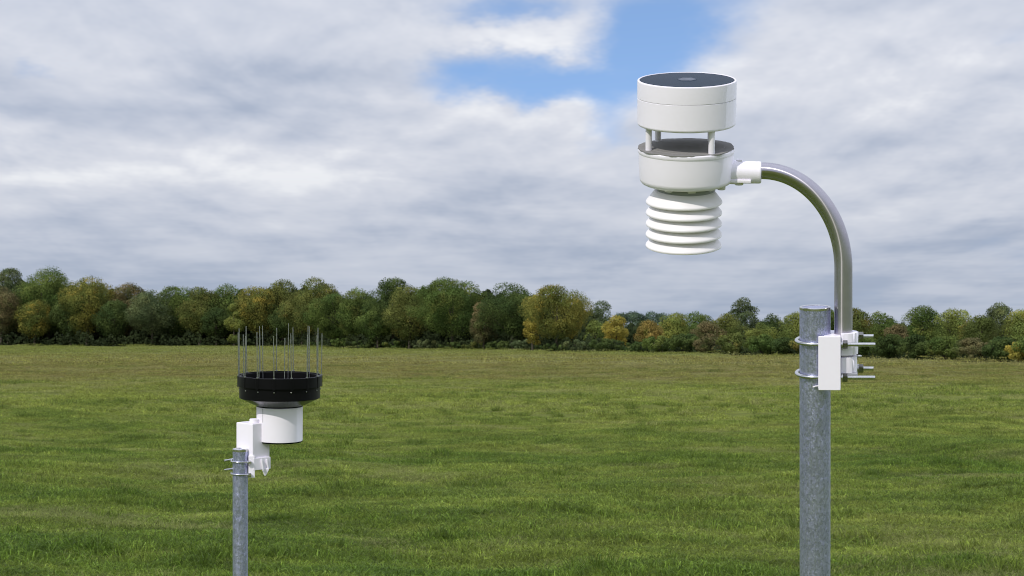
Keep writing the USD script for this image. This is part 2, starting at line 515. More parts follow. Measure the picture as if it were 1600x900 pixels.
def grass():
    rng = np.random.default_rng(11)
    root = UsdGeom.PointInstancer.Define(stage, '/World/grass')
    tag(root.GetPrim(), 'rough green meadow grass with dry straw covering the whole field', 'grass', kind='stuff')
    UsdGeom.Scope.Define(stage, '/World/grass/tufts')
    kinds = [  # name, radius, count, height, width, clump, material
        ('near_tuft', .36, 360, .070, .0056, .02, grass_green), ('near_tuft', .36, 360, .064, .0060, .045, grass_green), ('lush_tuft', .30, 300, .100, .0064, .03, grass_lush),
        ('straw_tuft', .40, 300, .074, .0044, .04, grass_straw),
        ('tussock', .16, 170, .15, .0062, .02, grass_lush), ('tussock', .13, 130, .13, .0058, .02, grass_green),
        ('middle_tuft', 1.3, 900, .075, .011, .05, grass_green), ('middle_lush', 1.2, 500, .095, .012, .06, grass_lush), ('middle_straw', 1.3, 700, .075, .009, .06, grass_straw),
        ('far_tuft', 4.5, 1100, .10, .035, .2, grass_green), ('far_straw', 4.5, 500, .11, .03, .25, grass_straw)]
    paths = []
    for name, rad, n, h, w, cl, mat in kinds:
        v, f, tone = patch(rad, n, h, w, rng, 1.0, cl)
        p = obj(name, (v, f), mat, stage.GetPrimAtPath('/World/grass/tufts'), smooth=False)
        UsdGeom.PrimvarsAPI(p).CreatePrimvar('tone', Sdf.ValueTypeNames.FloatArray, 'vertex').Set(Vt.FloatArray.FromNumpy(tone.astype(np.float32)))
        paths.append(p.GetPath())
    P, idx, S, N = [], [], [], []

    def scatter(y0, y1, area, choices, zmul=1.0):
        hw = lambda y: y * 0.2286 + 2.5 + 0.02 * y
        n = int((hw(y0) + hw(y1)) * (y1 - y0) / area)
        y = np.sqrt(rng.uniform(y0 ** 2, y1 ** 2, n)); x = rng.uniform(-1, 1, n) * hw(y)
        field = clumps(x, y) + rng.normal(0, 1.25, n)                  # low: straw, middle: common, high: lush
        order = np.argsort(np.argsort(field)) / n
        share = np.cumsum([c[1] for c in choices]) / sum(c[1] for c in choices)
        k = np.array([c[0] for c in choices])[np.searchsorted(share, np.clip(order, 0, 1 - 1e-9), side='right')]
        tall = 0.70 + 0.55 * np.clip(0.5 + 0.8 * np.sin(x * 1.7 + 2 * np.sin(y * .6)) * np.sin(y * 1.3 + x * .4), 0, 1)
        P.append(np.stack([x, y, ground_h(x, y)], 1)); idx.append(k)
        e = 0.4
        N.append(np.stack([(ground_h(x - e, y) - ground_h(x + e, y)) / (2 * e), (ground_h(x, y - e) - ground_h(x, y + e)) / (2 * e), np.ones(n)], 1))
        sc = rng.uniform(0.8, 1.25, n)
        S.append(np.stack([sc, sc, sc * tall * zmul], 1))

    scatter(1.5, 13, 0.30, [(3, 2), (1, 4), (0, 5), (2, 2)])
    scatter(13, 48, 0.058, [(3, 1.5), (1, 4), (0, 5), (2, 2.6)])
    scatter(13, 60, 0.9, [(5, 1), (4, 1.2)])
    scatter(44, 135, 1.35, [(8, 2.6), (6, 6), (7, 1.8)])
    scatter(125, 420, 26.0, [(10, 3), (9, 6)])
    P, idx, S, N = np.vstack(P), np.concatenate(idx), np.vstack(S), np.vstack(N)
    N /= np.linalg.norm(N, axis=1, keepdims=True)
    a = rng.random(len(P)) * 2 * np.pi
    root.CreatePrototypesRel().SetTargets(paths)
    root.CreateProtoIndicesAttr(Vt.IntArray.FromNumpy(idx.astype(np.int32)))
    root.CreatePositionsAttr(Vt.Vec3fArray.FromNumpy(P.astype(np.float32)))
    root.CreateScalesAttr(Vt.Vec3fArray.FromNumpy(S.astype(np.float32)))
    tilt = [Gf.Quatf(float(w), float(-ny), float(nx), 0.0).GetNormalized() for w, nx, ny in zip(1 + N[:, 2], N[:, 0], N[:, 1])]
    root.CreateOrientationsAttr(Vt.QuathArray([Gf.Quath(q * Gf.Quatf(float(math.cos(t / 2)), 0, 0, float(math.sin(t / 2)))) for q, t in zip(tilt, a)]))


grass()


# ------------------------------------------------------------------ trees
def edge_y(px):
    """Row where the meadow meets the wood or the hedge."""
    return np.interp(px, [-200, 0, 450, 560, 800, 1000, 1250, 1600, 1800], [540.5, 541, 542, 545, 548, 552, 557, 567, 573])


def dist_of(row):
    return EYE * F / (row - HY)


def leaf_cards(cent, out, size, rng, flat=0.55):
    """Small leaf clusters as bent quads turned roughly outward. Returns vertices, faces and normals."""
    n = len(cent)
    nr = out * flat + rng.normal(0, 0.55, (n, 3)); nr /= np.linalg.norm(nr, axis=1, keepdims=True)
    a = np.cross(nr, rng.normal(0, 1, (n, 3))); a /= np.linalg.norm(a, axis=1, keepdims=True)
    b = np.cross(nr, a)
    s = (np.broadcast_to(size, n) * rng.uniform(0.55, 1.35, n))[:, None]
    e = rng.uniform(0.5, 0.9, n)[:, None]
    v = np.stack([cent - a * s * 0.5, cent - b * s * 0.5 * e + nr * s * 0.12, cent + a * s * 0.5, cent + b * s * 0.5 * e + nr * s * 0.12], 1)
    q = np.arange(n)[:, None] * 4
    f = np.stack([q + [0, 1, 2], q + [0, 2, 3]], 1).reshape(-1, 3)
    nn = out * 1.0 + nr * 0.2; nn /= np.linalg.norm(nn, axis=1, keepdims=True)
    return v.reshape(-1, 3), f, np.repeat(nn, 4, 0)


def crown(W, H, base, rng, n_lobes, card, cover, top=0.5):
    """Leaf cards on a heap of lobes that fills a rounded outline W wide from base to H."""
    ch = H - base
    cz = base + ch * 0.5
    lobes = []
    for k in range(n_lobes):
        for _ in range(30):
            q = rng.uniform(-1, 1, 3)
            if np.linalg.norm(q) < 1:
                break
        q = q / max(np.linalg.norm(q), 1e-6) * np.linalg.norm(q) ** 0.3
        r = rng.uniform(0.10, 0.22) * min(W, ch)
        wide = (1.0 - 0.30 * max(0, q[2]) ** 2) * (1.0 - 0.34 * max(0, -q[2])) * rng.uniform(0.82, 1.06)
        c = np.array([q[0] * (W / 2 - r * .75) * wide, q[1] * (W / 2 - r * .75) * wide, cz + q[2] * (ch / 2 - r * .8)])
        lobes.append((c, r))
    lobes.append((np.array([0, 0, cz]), 0.34 * min(W, ch)))
    lobes.append((np.array([rng.uniform(-.1, .1) * W, 0, H - 0.22 * min(W, ch)]), 0.2 * min(W, ch)))
    C = np.array([l[0] for l in lobes]); Rr = np.array([l[1] for l in lobes])
    area = W * ch * 0.8
    n = int(cover * area / (card * card * 0.35))
    k = rng.choice(len(lobes), n, p=Rr ** 2 / (Rr ** 2).sum())
    d = rng.normal(0, 1, (n, 3)); d[:, 2] += 0.25; d /= np.linalg.norm(d, axis=1, keepdims=True)
    rad = Rr[k] * (0.62 + 0.43 * rng.random(n) ** 0.5) * (1 + 0.10 * rng.normal(0, 1, n).clip(-1.5, 1.5))
    squash = np.array([1.12, 1.12, 0.86])
    cent = C[k] + d * rad[:, None] * squash
    cent[:, 2] = np.maximum(cent[:, 2], 0.15)
    whole = cent - [0, 0, cz]; whole /= np.linalg.norm(whole, axis=1, keepdims=True) + 1e-9
    out = d * 1.0 + whole * 0.15; out /= np.linalg.norm(out, axis=1, keepdims=True)
    # drop most of what other lobes hide, so that the budget stays on the skin
    return cent, out, lobes


def mesh_n(path_parent, name, v, f, nn, mat):
    p = numbered(path_parent, name)
    m = UsdGeom.Mesh.Define(stage, p)
    m.CreatePointsAttr(Vt.Vec3fArray.FromNumpy(v.astype(np.float32)))
    m.CreateFaceVertexCountsAttr(Vt.IntArray.FromNumpy(np.full(len(f), 3, np.int32)))
    m.CreateFaceVertexIndicesAttr(Vt.IntArray.FromNumpy(f.astype(np.int32).ravel()))
    m.CreateSubdivisionSchemeAttr('none')
    m.CreateNormalsAttr(Vt.Vec3fArray.FromNumpy(nn.astype(np.float32))); m.SetNormalsInterpolation('vertex')
    UsdShade.MaterialBindingAPI.Apply(m.GetPrim()).Bind(mat)
    return m.GetPrim()


def tree(name, label, category, px, top, wpx, D, mat, seed, low=0.12, group=None, lobes=22, card=0.34, cover=7.0, bush=False, depth_scale=1.0):
    rng = np.random.default_rng(seed)
    m = D / F
    W = wpx * m; H = EYE - (top - HY) * m
    x = (px - 800) * m
    t = thing(name, label, category, loc=(x, D, 0), group=group)
    path = str(t.GetPath())
    cent, out, lb = crown(W, H, H * low, rng, lobes, card, cover)
    v, f, nn = leaf_cards(cent, out, card, rng)
    mesh_n(path, 'foliage' if bush else 'crown', v, f, nn, mat)
    if bush:
        ms = []
        for k in range(4):
            a = rng.random() * 2 * np.pi; e = np.array([math.cos(a) * W * .22, math.sin(a) * W * .22, H * .6])
            ms.append(tube([(0, 0, -.05), e * .5 + [0, 0, H * .06], e], np.array([.05, .035, .015]) * max(H, 1) * .5, 6))
        obj('stem', join(*ms), bark, t, smooth=True)
    else:
        r = max(0.12, H * 0.022)
        lean = rng.normal(0, .02 * H, 2)
        trunk = tube([(0, 0, -.2), (0, 0, H * .06), (lean[0] * .4, lean[1] * .4, H * .3), (lean[0], lean[1], H * .72)], np.array([1.5, 1.0, .8, .3]) * r, 10)
        obj('trunk', trunk, bark, t, smooth=True)
        big = sorted(lb, key=lambda q: -q[1])[:7]
        for c, rr in big[1:]:
            z0 = H * rng.uniform(.2, .45)
            s0 = np.array([lean[0] * z0 / H, lean[1] * z0 / H, z0])
            if c[2] < z0 + .05 * H:
                continue
            mid = s0 * .5 + c * .5 + [0, 0, -.04 * H]
            obj('limb', tube([s0, mid, c], np.array([.5, .35, .12]) * r, 7), bark, t, smooth=True)
    return t


LEAF = {
    'dark': leaf_material('dark_green_leaves', (.054, .090, .024), (.090, .126, .030)),
    'green': leaf_material('green_leaves', (.076, .126, .026), (.124, .170, .034), accent=(.165, .185, .038), acc_at=.62),
    'olive': leaf_material('olive_leaves', (.100, .130, .030), (.150, .165, .036), accent=(.215, .185, .04), acc_at=.64),
    'gold': leaf_material('golden_leaves', (.115, .145, .030), (.215, .205, .036), accent=(.34, .265, .036), acc_at=.60),
    'yellow': leaf_material('yellow_leaves', (.26, .245, .040), (.38, .315, .044), accent=(.46, .34, .045), acc_at=.58, acc_scale=.9),
    'orange': leaf_material('orange_leaves', (.25, .195, .045), (.34, .235, .050), accent=(.27, .26, .05), acc_at=.6, acc_scale=.9),
    'brown': leaf_material('brown_leaves', (.125, .128, .050), (.190, .150, .064), accent=(.115, .140, .04), acc_at=.58),
    'grey': leaf_material('grey_green_leaves', (.088, .122, .050), (.132, .162, .062), accent=(.165, .18, .06), acc_at=.64),
    'lime': leaf_material('yellow_green_leaves', (.145, .192, .042), (.210, .235, .046), accent=(.28, .26, .046), acc_at=.62),
    'shade_painted': leaf_material('shade_painted_leaves', (.022, .034, .013), (.036, .050, .017)),  # darkened: shade under and between the crowns is painted into these leaves
    'blue': leaf_material('haze_tinted_leaves', (.075, .120, .075), (.105, .150, .085)),  # bluish distance haze put into the colour of the farthest trees
}

# column, top row, width (pixels), kind, extra distance behind the meadow's edge (m) or an absolute distance, name, label
TREES = [
    (-28, 432, 70, 'green', 9, 'ash_tree', 'green tree cut by the left edge of the photo'),
    (14, 416, 62, 'grey', 12, 'ash_tree', 'grey green tree with high crown at the far left of the wood'),
    (2, 443, 66, 'brown', 3, 'oak_tree', 'brownish orange oak in front at the far left end of the wood'),
    (76, 417, 92, 'green', 9, 'oak_tree', 'broad tall green tree left of the golden tree at the left of the wood'),
    (54, 466, 52, 'gold', 2, 'maple_tree', 'small yellow and orange tree at the front of the left wood'),
    (136, 427, 80, 'gold', 6, 'maple_tree', 'tall golden olive tree near the left end of the wood'),
    (110, 462, 56, 'dark', 5, 'ash_tree', 'dark green tree under the tall golden tree on the left'),
    (203, 443, 62, 'brown', 9, 'oak_tree', 'brownish olive tree in the dip of the skyline right of the golden tree'),
    (178, 468, 58, 'dark', 4, 'ash_tree', 'dark tree in the shaded gap of the left wood'),
    (238, 449, 74, 'grey', 3, 'willow_tree', 'pale grey green rounded tree in front of the left wood'),
    (277, 443, 66, 'green', 8, 'ash_tree', 'green tree just right of the pale grey green rounded tree'),
    (312, 447, 62, 'olive', 4, 'oak_tree', 'olive green tree left of the green tree behind the rain gauge spikes'),
    (350, 440, 66, 'green', 8, 'ash_tree', 'green tree on the skyline above the left edge of the rain gauge'),
    (338, 478, 50, 'dark', 3, 'ash_tree', 'low dark green tree left of the rain gauge spikes'),
    (366, 472, 32, 'lime', 1, 'maple_tree', 'slim yellow green young tree beside the leftmost rain gauge spikes'),
    (402, 444, 66, 'gold', 4, 'maple_tree', 'golden olive tree straight above the rain gauge'),
    (442, 437, 60, 'olive', 8, 'oak_tree', 'olive tree on the skyline above the rain gauge, right of the golden one'),
    (448, 476, 52, 'dark', 3, 'ash_tree', 'dark tree directly behind the rain gauge spikes'),
    (494, 430, 68, 'olive', 9, 'oak_tree', 'tall olive oak above the right side of the rain gauge'),
    (472, 452, 56, 'olive', 5, 'oak_tree', 'lower olive tree in front of the tall olive oak'),
    (527, 456, 88, 'green', 2, 'willow_tree', 'wide rounded mid green tree in front, right of the rain gauge'),
    (560, 449, 60, 'green', 9, 'ash_tree', 'green tree behind the wide rounded tree right of the rain gauge'),
    (614, 431, 84, 'dark', 6, 'oak_tree', 'big dark green oak with a double top'),
    (640, 445, 74, 'olive', 2, 'oak_tree', 'olive green tree between the two biggest green oaks'),
    (590, 474, 56, 'green', 1, 'ash_tree', 'lower green tree at the foot of the dark double topped oak'),
    (706, 430, 118, 'green', 3, 'oak_tree', 'largest broad green oak in the middle of the wood'),
    (756, 470, 44, 'brown', 1, 'maple_tree', 'reddish brown small tree between the largest oak and the dark oak'),
    (800, 437, 92, 'dark', 4, 'oak_tree', 'tall dark green oak left of the golden tree at the end of the wood'),
    (870, 443, 104, 'gold', 3, 'maple_tree', 'broad golden tree at the right end of the tall wood'),
    (832, 494, 30, 'yellow', 0, 'maple_tree', 'low yellow sapling at the foot of the broad golden tree'),
    (940, 469, 46, 'grey', 60, 'ash_tree', 'grey green tree just right of the broad golden tree'),
    (928, 498, 32, 'lime', 12, 'maple_tree', 'small yellow green tree next to the bright yellow tree'),
    (962, 491, 40, 'yellow', 10, 'maple_tree', 'bright yellow small tree left of the orange one'),
    (985, 484, 62, 'blue', 200, 'ash_tree', 'far dark bluish green tree behind the bright yellow tree'),
    (1025, 485, 62, 'blue', 215, 'ash_tree', 'far dark bluish green tree behind the orange small tree'),
    (1014, 499, 40, 'orange', 14, 'maple_tree', 'small orange tree above the hedge in the middle right'),
    (1052, 487, 54, 'lime', 70, 'willow_tree', 'rounded light green tree right of the small orange tree'),
    (1088, 484, 56, 'green', 90, 'ash_tree', 'green tree left of the reddish tree in the right tree belt'),
    (1106, 501, 50, 'brown', 24, 'maple_tree', 'low reddish brown tree above the hedge left of the tall round tree'),
    (1136, 489, 56, 'olive', 50, 'oak_tree', 'olive tree just left of the tall round grey green tree'),
    (1162, 465, 50, 'grey', 90, 'elm_tree', 'tall round grey green tree standing above the right tree belt'),
    (1188, 503, 52, 'lime', 30, 'willow_tree', 'light green low tree right of the tall round tree'),
    (1206, 489, 48, 'dark', 70, 'ash_tree', 'dark green rounded tree left of the tall galvanised pole'),
    (1243, 487, 58, 'lime', 26, 'maple_tree', 'yellow green tree touching the left side of the tall pole'),
    (1290, 480, 56, 'green', 60, 'ash_tree', 'green tree seen between the pole and the steel arm'),
    (1336, 479, 54, 'olive', 40, 'oak_tree', 'olive tree just right of the steel arm'),
    (1376, 484, 52, 'green', 80, 'ash_tree', 'green tree above the clamp bolts to the right of the pole'),
    (1402, 504, 44, 'brown', 20, 'maple_tree', 'small reddish tree right of the clamp bolts'),
    (1444, 474, 62, 'green', 60, 'oak_tree', 'tall green tree in the middle of the belt right of the pole'),
    (1492, 479, 60, 'lime', 50, 'willow_tree', 'light green tree right of the tall green tree in the right belt'),
    (1530, 489, 60, 'olive', 25, 'oak_tree', 'wide olive tree left of the high grey green tree by the right edge'),
    (1563, 470, 46, 'grey', 80, 'elm_tree', 'high grey green tree near the right edge of the photo'),
    (1600, 482, 66, 'lime', 22, 'maple_tree', 'yellow green tree cut by the right edge of the photo'),
    (1590, 533, 40, 'yellow', -2, 'yellow_bush', 'bright yellow bush at the foot of the hedge by the right edge'),
    (1660, 478, 70, 'green', 40, 'ash_tree', 'green tree just beyond the right edge of the photo'),
]
for k, (px, top, w, kind, back, name, label) in enumerate(TREES):
    D = dist_of(edge_y(px)) + back
    m = D / F
    tall = (HY - top) * m + EYE
    bush = name.endswith('bush')
    tree(name, label, 'bush' if bush else 'tree', px, top, w * (1.22 if px < 900 else 1.14), D, LEAF[kind], 100 + k, low=0.03 if px > 900 or w < 45 else 0.13,
         lobes=16 if w < 45 else 32, card=0.165 * (m / 0.106) ** 0.85 + 0.02, cover=4.6, bush=bush)

# shrubs at the foot of the wood and in the hedge on the right: column, top row, width, kind, label
SHRUBS = [
    (500, 532, 44, 'dark', 'dark shrub at the meadow edge just right of the rain gauge spikes'),
    (535, 528, 52, 'green', 'mid green shrub under the wide rounded tree right of the rain gauge'),
    (578, 530, 54, 'dark', 'dark shrub at the foot of the dark double topped oak'),
    (622, 532, 50, 'green', 'green shrub below the dip right of the double topped oak'),
    (664, 530, 56, 'grey', 'grey green shrub at the left foot of the largest oak'),
    (708, 534, 44, 'dark', 'dark low shrub under the middle of the largest oak'),
    (742, 533, 44, 'olive', 'olive shrub at the right foot of the largest oak'),
    (782, 532, 52, 'dark', 'dark shrub below the reddish brown small tree'),
    (822, 530, 52, 'grey', 'grey green shrub between the tall dark oak and the golden tree'),
    (866, 536, 54, 'dark', 'dark low shrub under the middle of the broad golden tree'),
    (908, 530, 56, 'grey', 'grey green shrub at the right foot of the broad golden tree'),
    (950, 528, 60, 'dark', 'dark shrub in the hedge below the bright yellow tree'),
    (992, 534, 56, 'dark', 'very low dark shrub in the hedge left of the orange tree'),
    (1034, 523, 62, 'green', 'green shrub in the hedge right below the small orange tree'),
    (1072, 520, 62, 'dark', 'dark green shrub in the hedge left of the reddish hedge shrub'),
    (1112, 521, 58, 'brown', 'reddish brown shrub within the hedge left of the tall round tree'),
    (1150, 520, 62, 'olive', 'olive green shrub in the hedge below the tall round tree'),
    (1192, 522, 60, 'green', 'green shrub in the hedge right of the tall round tree'),
    (1228, 526, 54, 'dark', 'dark shrub in the hedge touching the left side of the tall pole'),
    (1266, 522, 54, 'olive', 'olive shrub in the hedge partly behind the tall pole'),
    (1305, 522, 56, 'dark', 'dark shrub in the hedge behind the clamp bracket'),
    (1346, 523, 58, 'green', 'green shrub in the hedge behind the clamp bolts'),
    (1390, 521, 64, 'dark', 'dark green shrub in the hedge just right of the clamp bolts'),
    (1434, 523, 66, 'dark', 'dark shrub in the hedge below the tall green tree of the right belt'),
    (1478, 524, 64, 'green', 'green shrub in the hedge below the light green tree of the right belt'),
    (1522, 527, 66, 'brown', 'brownish shrub in the hedge below the wide olive tree'),
    (1564, 524, 60, 'dark', 'dark shrub in the hedge just left of the bright yellow bush'),
    (1612, 522, 64, 'green', 'green shrub in the hedge cut by the right edge of the photo'),
]
rs = np.random.default_rng(77)
for k, (px, top, w, kind, label) in enumerate(SHRUBS):
    D = dist_of(edge_y(px)) + rs.uniform(-0.5, 1.5)
    tree('hedge_shrub' if px > 920 else 'woodland_shrub', label, 'shrub', px, top, w * 1.15, D, LEAF[kind], 900 + k, low=0.0, lobes=30, card=0.19 * (D / F / 0.106) ** 0.85 + 0.02, cover=6.5, bush=True,
         group='shrubs of the hedge on the right' if px > 920 else 'shrubs at the foot of the wood')


def far_wood():
    """The depth of the wood behind the front trees, read as one mass with shade painted dark."""
    rng = np.random.default_rng(41)
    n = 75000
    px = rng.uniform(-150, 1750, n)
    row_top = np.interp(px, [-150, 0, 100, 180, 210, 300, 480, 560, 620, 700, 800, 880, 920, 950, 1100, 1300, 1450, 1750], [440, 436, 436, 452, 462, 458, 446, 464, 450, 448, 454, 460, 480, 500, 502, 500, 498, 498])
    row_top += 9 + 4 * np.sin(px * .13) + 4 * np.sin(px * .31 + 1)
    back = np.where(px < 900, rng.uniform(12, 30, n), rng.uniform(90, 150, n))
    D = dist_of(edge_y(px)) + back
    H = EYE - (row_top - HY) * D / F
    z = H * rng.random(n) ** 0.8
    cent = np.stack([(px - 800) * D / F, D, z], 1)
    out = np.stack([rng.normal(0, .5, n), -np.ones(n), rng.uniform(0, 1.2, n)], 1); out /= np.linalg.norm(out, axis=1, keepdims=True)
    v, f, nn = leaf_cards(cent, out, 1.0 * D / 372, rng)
    n = 26000                                            # the undergrowth: a low belt, shade under the trees painted into its leaves
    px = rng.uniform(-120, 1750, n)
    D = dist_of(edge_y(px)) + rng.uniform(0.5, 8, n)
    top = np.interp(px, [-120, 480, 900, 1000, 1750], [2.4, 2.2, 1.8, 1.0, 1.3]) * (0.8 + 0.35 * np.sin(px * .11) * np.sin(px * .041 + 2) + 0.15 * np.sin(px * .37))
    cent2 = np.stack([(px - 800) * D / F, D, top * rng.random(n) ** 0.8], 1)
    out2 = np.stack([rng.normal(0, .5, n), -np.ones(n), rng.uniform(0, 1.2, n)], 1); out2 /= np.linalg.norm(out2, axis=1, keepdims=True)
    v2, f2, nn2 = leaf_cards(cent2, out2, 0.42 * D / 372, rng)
    tag(mesh_n('/World', 'undergrowth', v2, f2, nn2, LEAF['shade_painted']), 'low undergrowth along the foot of the wood and hedge, darkened with painted shade', 'undergrowth', kind='stuff')
    tag(mesh_n('/World', 'distant_wood', v, f, nn, LEAF['shade_painted']), 'mass of woodland behind the front row of trees, darkened with painted shade', 'wood', kind='stuff')


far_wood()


# ------------------------------------------------------------------ the two masts
def frame(px, row, D, lean):
    """A frame at a pixel and distance whose z axis leans towards the camera."""
    s = D / F
    c, n = math.cos(lean), math.sin(lean)
    t = math.atan2(px - 800, F)
    z = np.array([-n * math.sin(t), -n * math.cos(t), c])
    x = np.array([math.cos(t), -math.sin(t), 0.0])
    m = np.eye(4)
    m[:3, 0] = x; m[:3, 1] = np.cross(z, x); m[:3, 2] = z
    m[:3, 3] = ((px - 800) * s, D, EYE - (row - HY) * s)
    return m, s


def pole_mesh(r, z0, z1, wall):
    return lathe([(0, z0), (r, z0), (r, z1 - 1.2), (r - .5, z1 - .35), (r - 1.2, z1), (r - wall, z1), (r - wall - .6, z1 - .8), (r - wall - .6, z1 - 2.2), (0, z1 - 2.0)], 64)


# --- right mast: pole and weather sensor
LEAN = math.radians(8.5)
D1 = 3.65
M1, s1 = frame(1273.5, 560, D1, LEAN)
PX0, PY0 = 1273.5, 560.0


def L(px, row, y=0.0):
    return np.array([px - PX0, y, PY0 - row])


def base_of(M, s, px, row, r, top, name, label):
    """A galvanised pole whose foot stands in the ground."""
    z1 = row - top
    zfoot = -(M[2, 3] + 0.25) / (M[2, 2] * s)
    b = M.copy(); b[:3, 3] = M[:3, 3] + M[:3, 2] * zfoot * s
    t = thing(name, label, 'pole', matrix=b)
    h = (z1 - zfoot)
    obj('shaft', metres(pole_mesh(r, 0, h - 3.2, 2.2), s), galv, t)
    rim = lathe([(r - 3.4, h - 4.4), (r + .25, h - 4.4), (r + .25, h - 1.1), (r - .5, h - .2), (r - 1.4, h), (r - 2.6, h - .3), (r - 3.4, h - 1.2), (r - 3.4, h - 4.4)], 64)
    obj('rim', metres(rim, s), zinc, t)
    obj('cap', metres(lathe([(0, h - 3.0), (r - 3.6, h - 3.0), (r - 3.6, h - 1.6), (0, h - 1.2)], 48), s), galv, t)
    return t


base_of(M1, s1, PX0, PY0, 24.0, 478.0, 'galvanised_pole', 'thick galvanised steel pole at the right carrying the white weather sensor on a bent arm')

ws = thing('weather_sensor', 'white ultrasonic weather sensor on a bent stainless arm clamped to the right pole', 'weather sensor', matrix=M1)
HEAD_TILT = math.radians(7.0)


def head(mesh):
    """From the head's own frame (axis through column 1071, row 268) into the sensor's frame, in metres."""
    if not isinstance(mesh, trimesh.Trimesh):
        mesh = to_tm(mesh)
    mesh = mesh.copy()
    mesh.apply_transform(trimesh.transformations.rotation_matrix(HEAD_TILT, [1, 0, 0]))
    mesh.apply_transform(trimesh.transformations.rotation_matrix(math.radians(1.5), [0, 1, 0]))
    mesh.apply_translation(L(1074.6, 265.6))
    mesh.apply_scale(s1)
    return mesh


def hz(row):
    return 268.0 - row


# upper drum in two shells with a shadow joint
R = 76.3
zt, zj, zb = hz(124.5), hz(151.5), hz(195)
up = lathe([(R - 6, zj), (R - .35, zj), (R, zj + .5), (R, zt - 2.2), (R - .5, zt - .7), (R - 1.5, zt), (R - 2.8, zt), (R - 3.2, zt - .5), (R - 3.2, zt - 2.6), (0, zt - 2.6), ], 96)
lowp = rounded(R - .2, zb, R - .2, zj - .6, 4.6, .7, 8)
low = lathe(lowp, 96)
top_housing = obj('upper_housing', head(low), white, ws)
obj('upper_shell', head(up), white, top_housing)
obj('joint', head(lathe([(R - 8, zj - 1.0), (R - .9, zj - 1.0), (R - .9, zj + .6), (R - 8, zj + .6)], 96)), seam_mat, top_housing)
obj('solar_panel', head(lathe([(0, zt - 2.5), (R - 3.5, zt - 2.5), (R - 3.5, zt - .9), (R - 4.3, zt - .3), (0, zt + .3)], 96)), solar, top_housing)
obj('light_sensor', head(lathe([(0, zt - .4), (15, zt - .4), (15, zt + .65), (13.5, zt + 1.0), (0, zt + 1.2)], 6)), lens_mat, top_housing)
# posts
for x, y in ((-56, -32), (41.5, -53), (-47, 45), (35.5, 47)):
    obj('post', head(cyl(4.9, (x, y, hz(240)), (x, y, zb + 3), 28)), white, ws)
# lower housing
zr, zc = hz(230.5), hz(288)
prof = [(0, zc), (60, zc), (64.5, zc + .7), (68.6, zc + 2.8), (71.2, zc + 6.2), (72.2, zc + 10), (73.4, zc + 30), (73.8, zr - 7.5), (74.6, zr - 6.5), (75.2, zr - 4), (75.0, zr - 1.4), (73.8, zr), (72.0, zr + .2), (70.6, zr - .6), (70.2, zr - 3.0), (0, zr - 3.0)]
cup = obj('lower_housing', head(lathe(prof, 96)), white, ws)
# the dark felt lies over the rim with a torn edge
rg = np.random.default_rng(3)
an = np.linspace(0, 2 * np.pi, 120, endpoint=False)
rad = 73.9 + np.interp(an, np.linspace(0, 2 * np.pi, 25), np.append(rg.uniform(-1.4, 3.4, 24), 0.0)) + rg.normal(0, .35, 120)
pad = trimesh.creation.extrude_polygon(sg.Polygon(np.stack([rad * np.cos(an), rad * np.sin(an)], 1)), 1.3)
pad.apply_translation((0, 0, zr - .2))
obj('felt_pad', head(pad), felt, cup)
cone = lathe([(0, zr + .9), (60, zr + .9), (59, zr + 1.8), (20, zr + 3.4), (0, zr + 3.6)], 60)
obj('pad_centre', head(cone), felt, cup)
obj('drain_knob', head(cyl(6.6, (55, 4, zc - 9), (55, 4, zc + 4), 24, 1.0)), white, cup)
obj('neck_ring', head(lathe([(0, zc - 10), (46, zc - 10), (46, zc - 2), (42, zc + .6), (0, zc + .6)], 60)), grey_plastic, cup)
for k in range(8):
    a = k * math.pi / 4 + .25
    q = rbox(-6, 6, 44, 50, zc - 5, zc + .5, .8).rotate((0, 0, math.degrees(a)))
    obj('neck_lug', head(q), white, cup)
# arm socket: a tapered sleeve along x with a flat rib and two lugs
sx0, sx1 = 1133 - 1070.5, 1187.5 - 1070.5
sleeve = lathe([(13.4, 0), (17.5, 0), (18.6, 4), (18.9, 14), (17.6, 20), (17.2, 51), (16.6, 53.2), (15.2, 54.2), (13.8, 54.0), (13.4, 53), (13.4, 0)], 48)
sleeve.apply_transform(trimesh.transformations.rotation_matrix(np.pi / 2, [0, 1, 0]))
sleeve.apply_translation((sx0, 0, 0))
sock = obj('arm_socket', head(sleeve), white, ws)
obj('socket_rib', head(rbox(sx0 - 2, sx0 + 39, -18.4, 4, -13.5, -8.5, 1)), white, sock)
obj('socket_flange', head(rbox(sx0 - 4, sx0 + 7, -17, 17, -13, 17.5, 3.5)), white, sock)
obj('socket_screw', head(cyl(6.8, (sx0 + 20, -3, -19.5), (sx0 + 20, -3, -13), 24, .8)), white, sock)
obj('socket_lug', head(rbox(sx0 + 15, sx0 + 25, -4, 4, 15, 20.5, 1.2)), white, sock)
# radiation shield: five plates on a core
plates = [315, 332.4, 349.8, 367.2, 384.6]
shield = obj('radiation_shield', head(to_tm(m3.Manifold.cylinder(90, 40, 40, 48).translate((-2.5, 0, hz(388))))), warm_white, ws)
for k, row in enumerate(plates):
    z = hz(row)
    up_h = 17 if k == 0 else 14.5
    prof = [(38, z - 1.5), (52, z - 3.2), (57.6, z - 3.6), (59.0, z - 2.9), (59.6, z - 1.6), (59.5, z), (58.6, z + 1.6), (46.5 if k == 0 else 48, z + up_h), (44, z + up_h + 1.2), (38, z + up_h + 1.2), (38, z - 1.5)]
    if k == 4:
        prof = [(0, z - 3.0)] + prof[1:-1] + [(0, z + up_h + 1.2)]
    p = lathe(prof, 96); p.apply_translation((-2.5, 0, 0))
    obj('shield_plate', head(p), warm_white, shield)
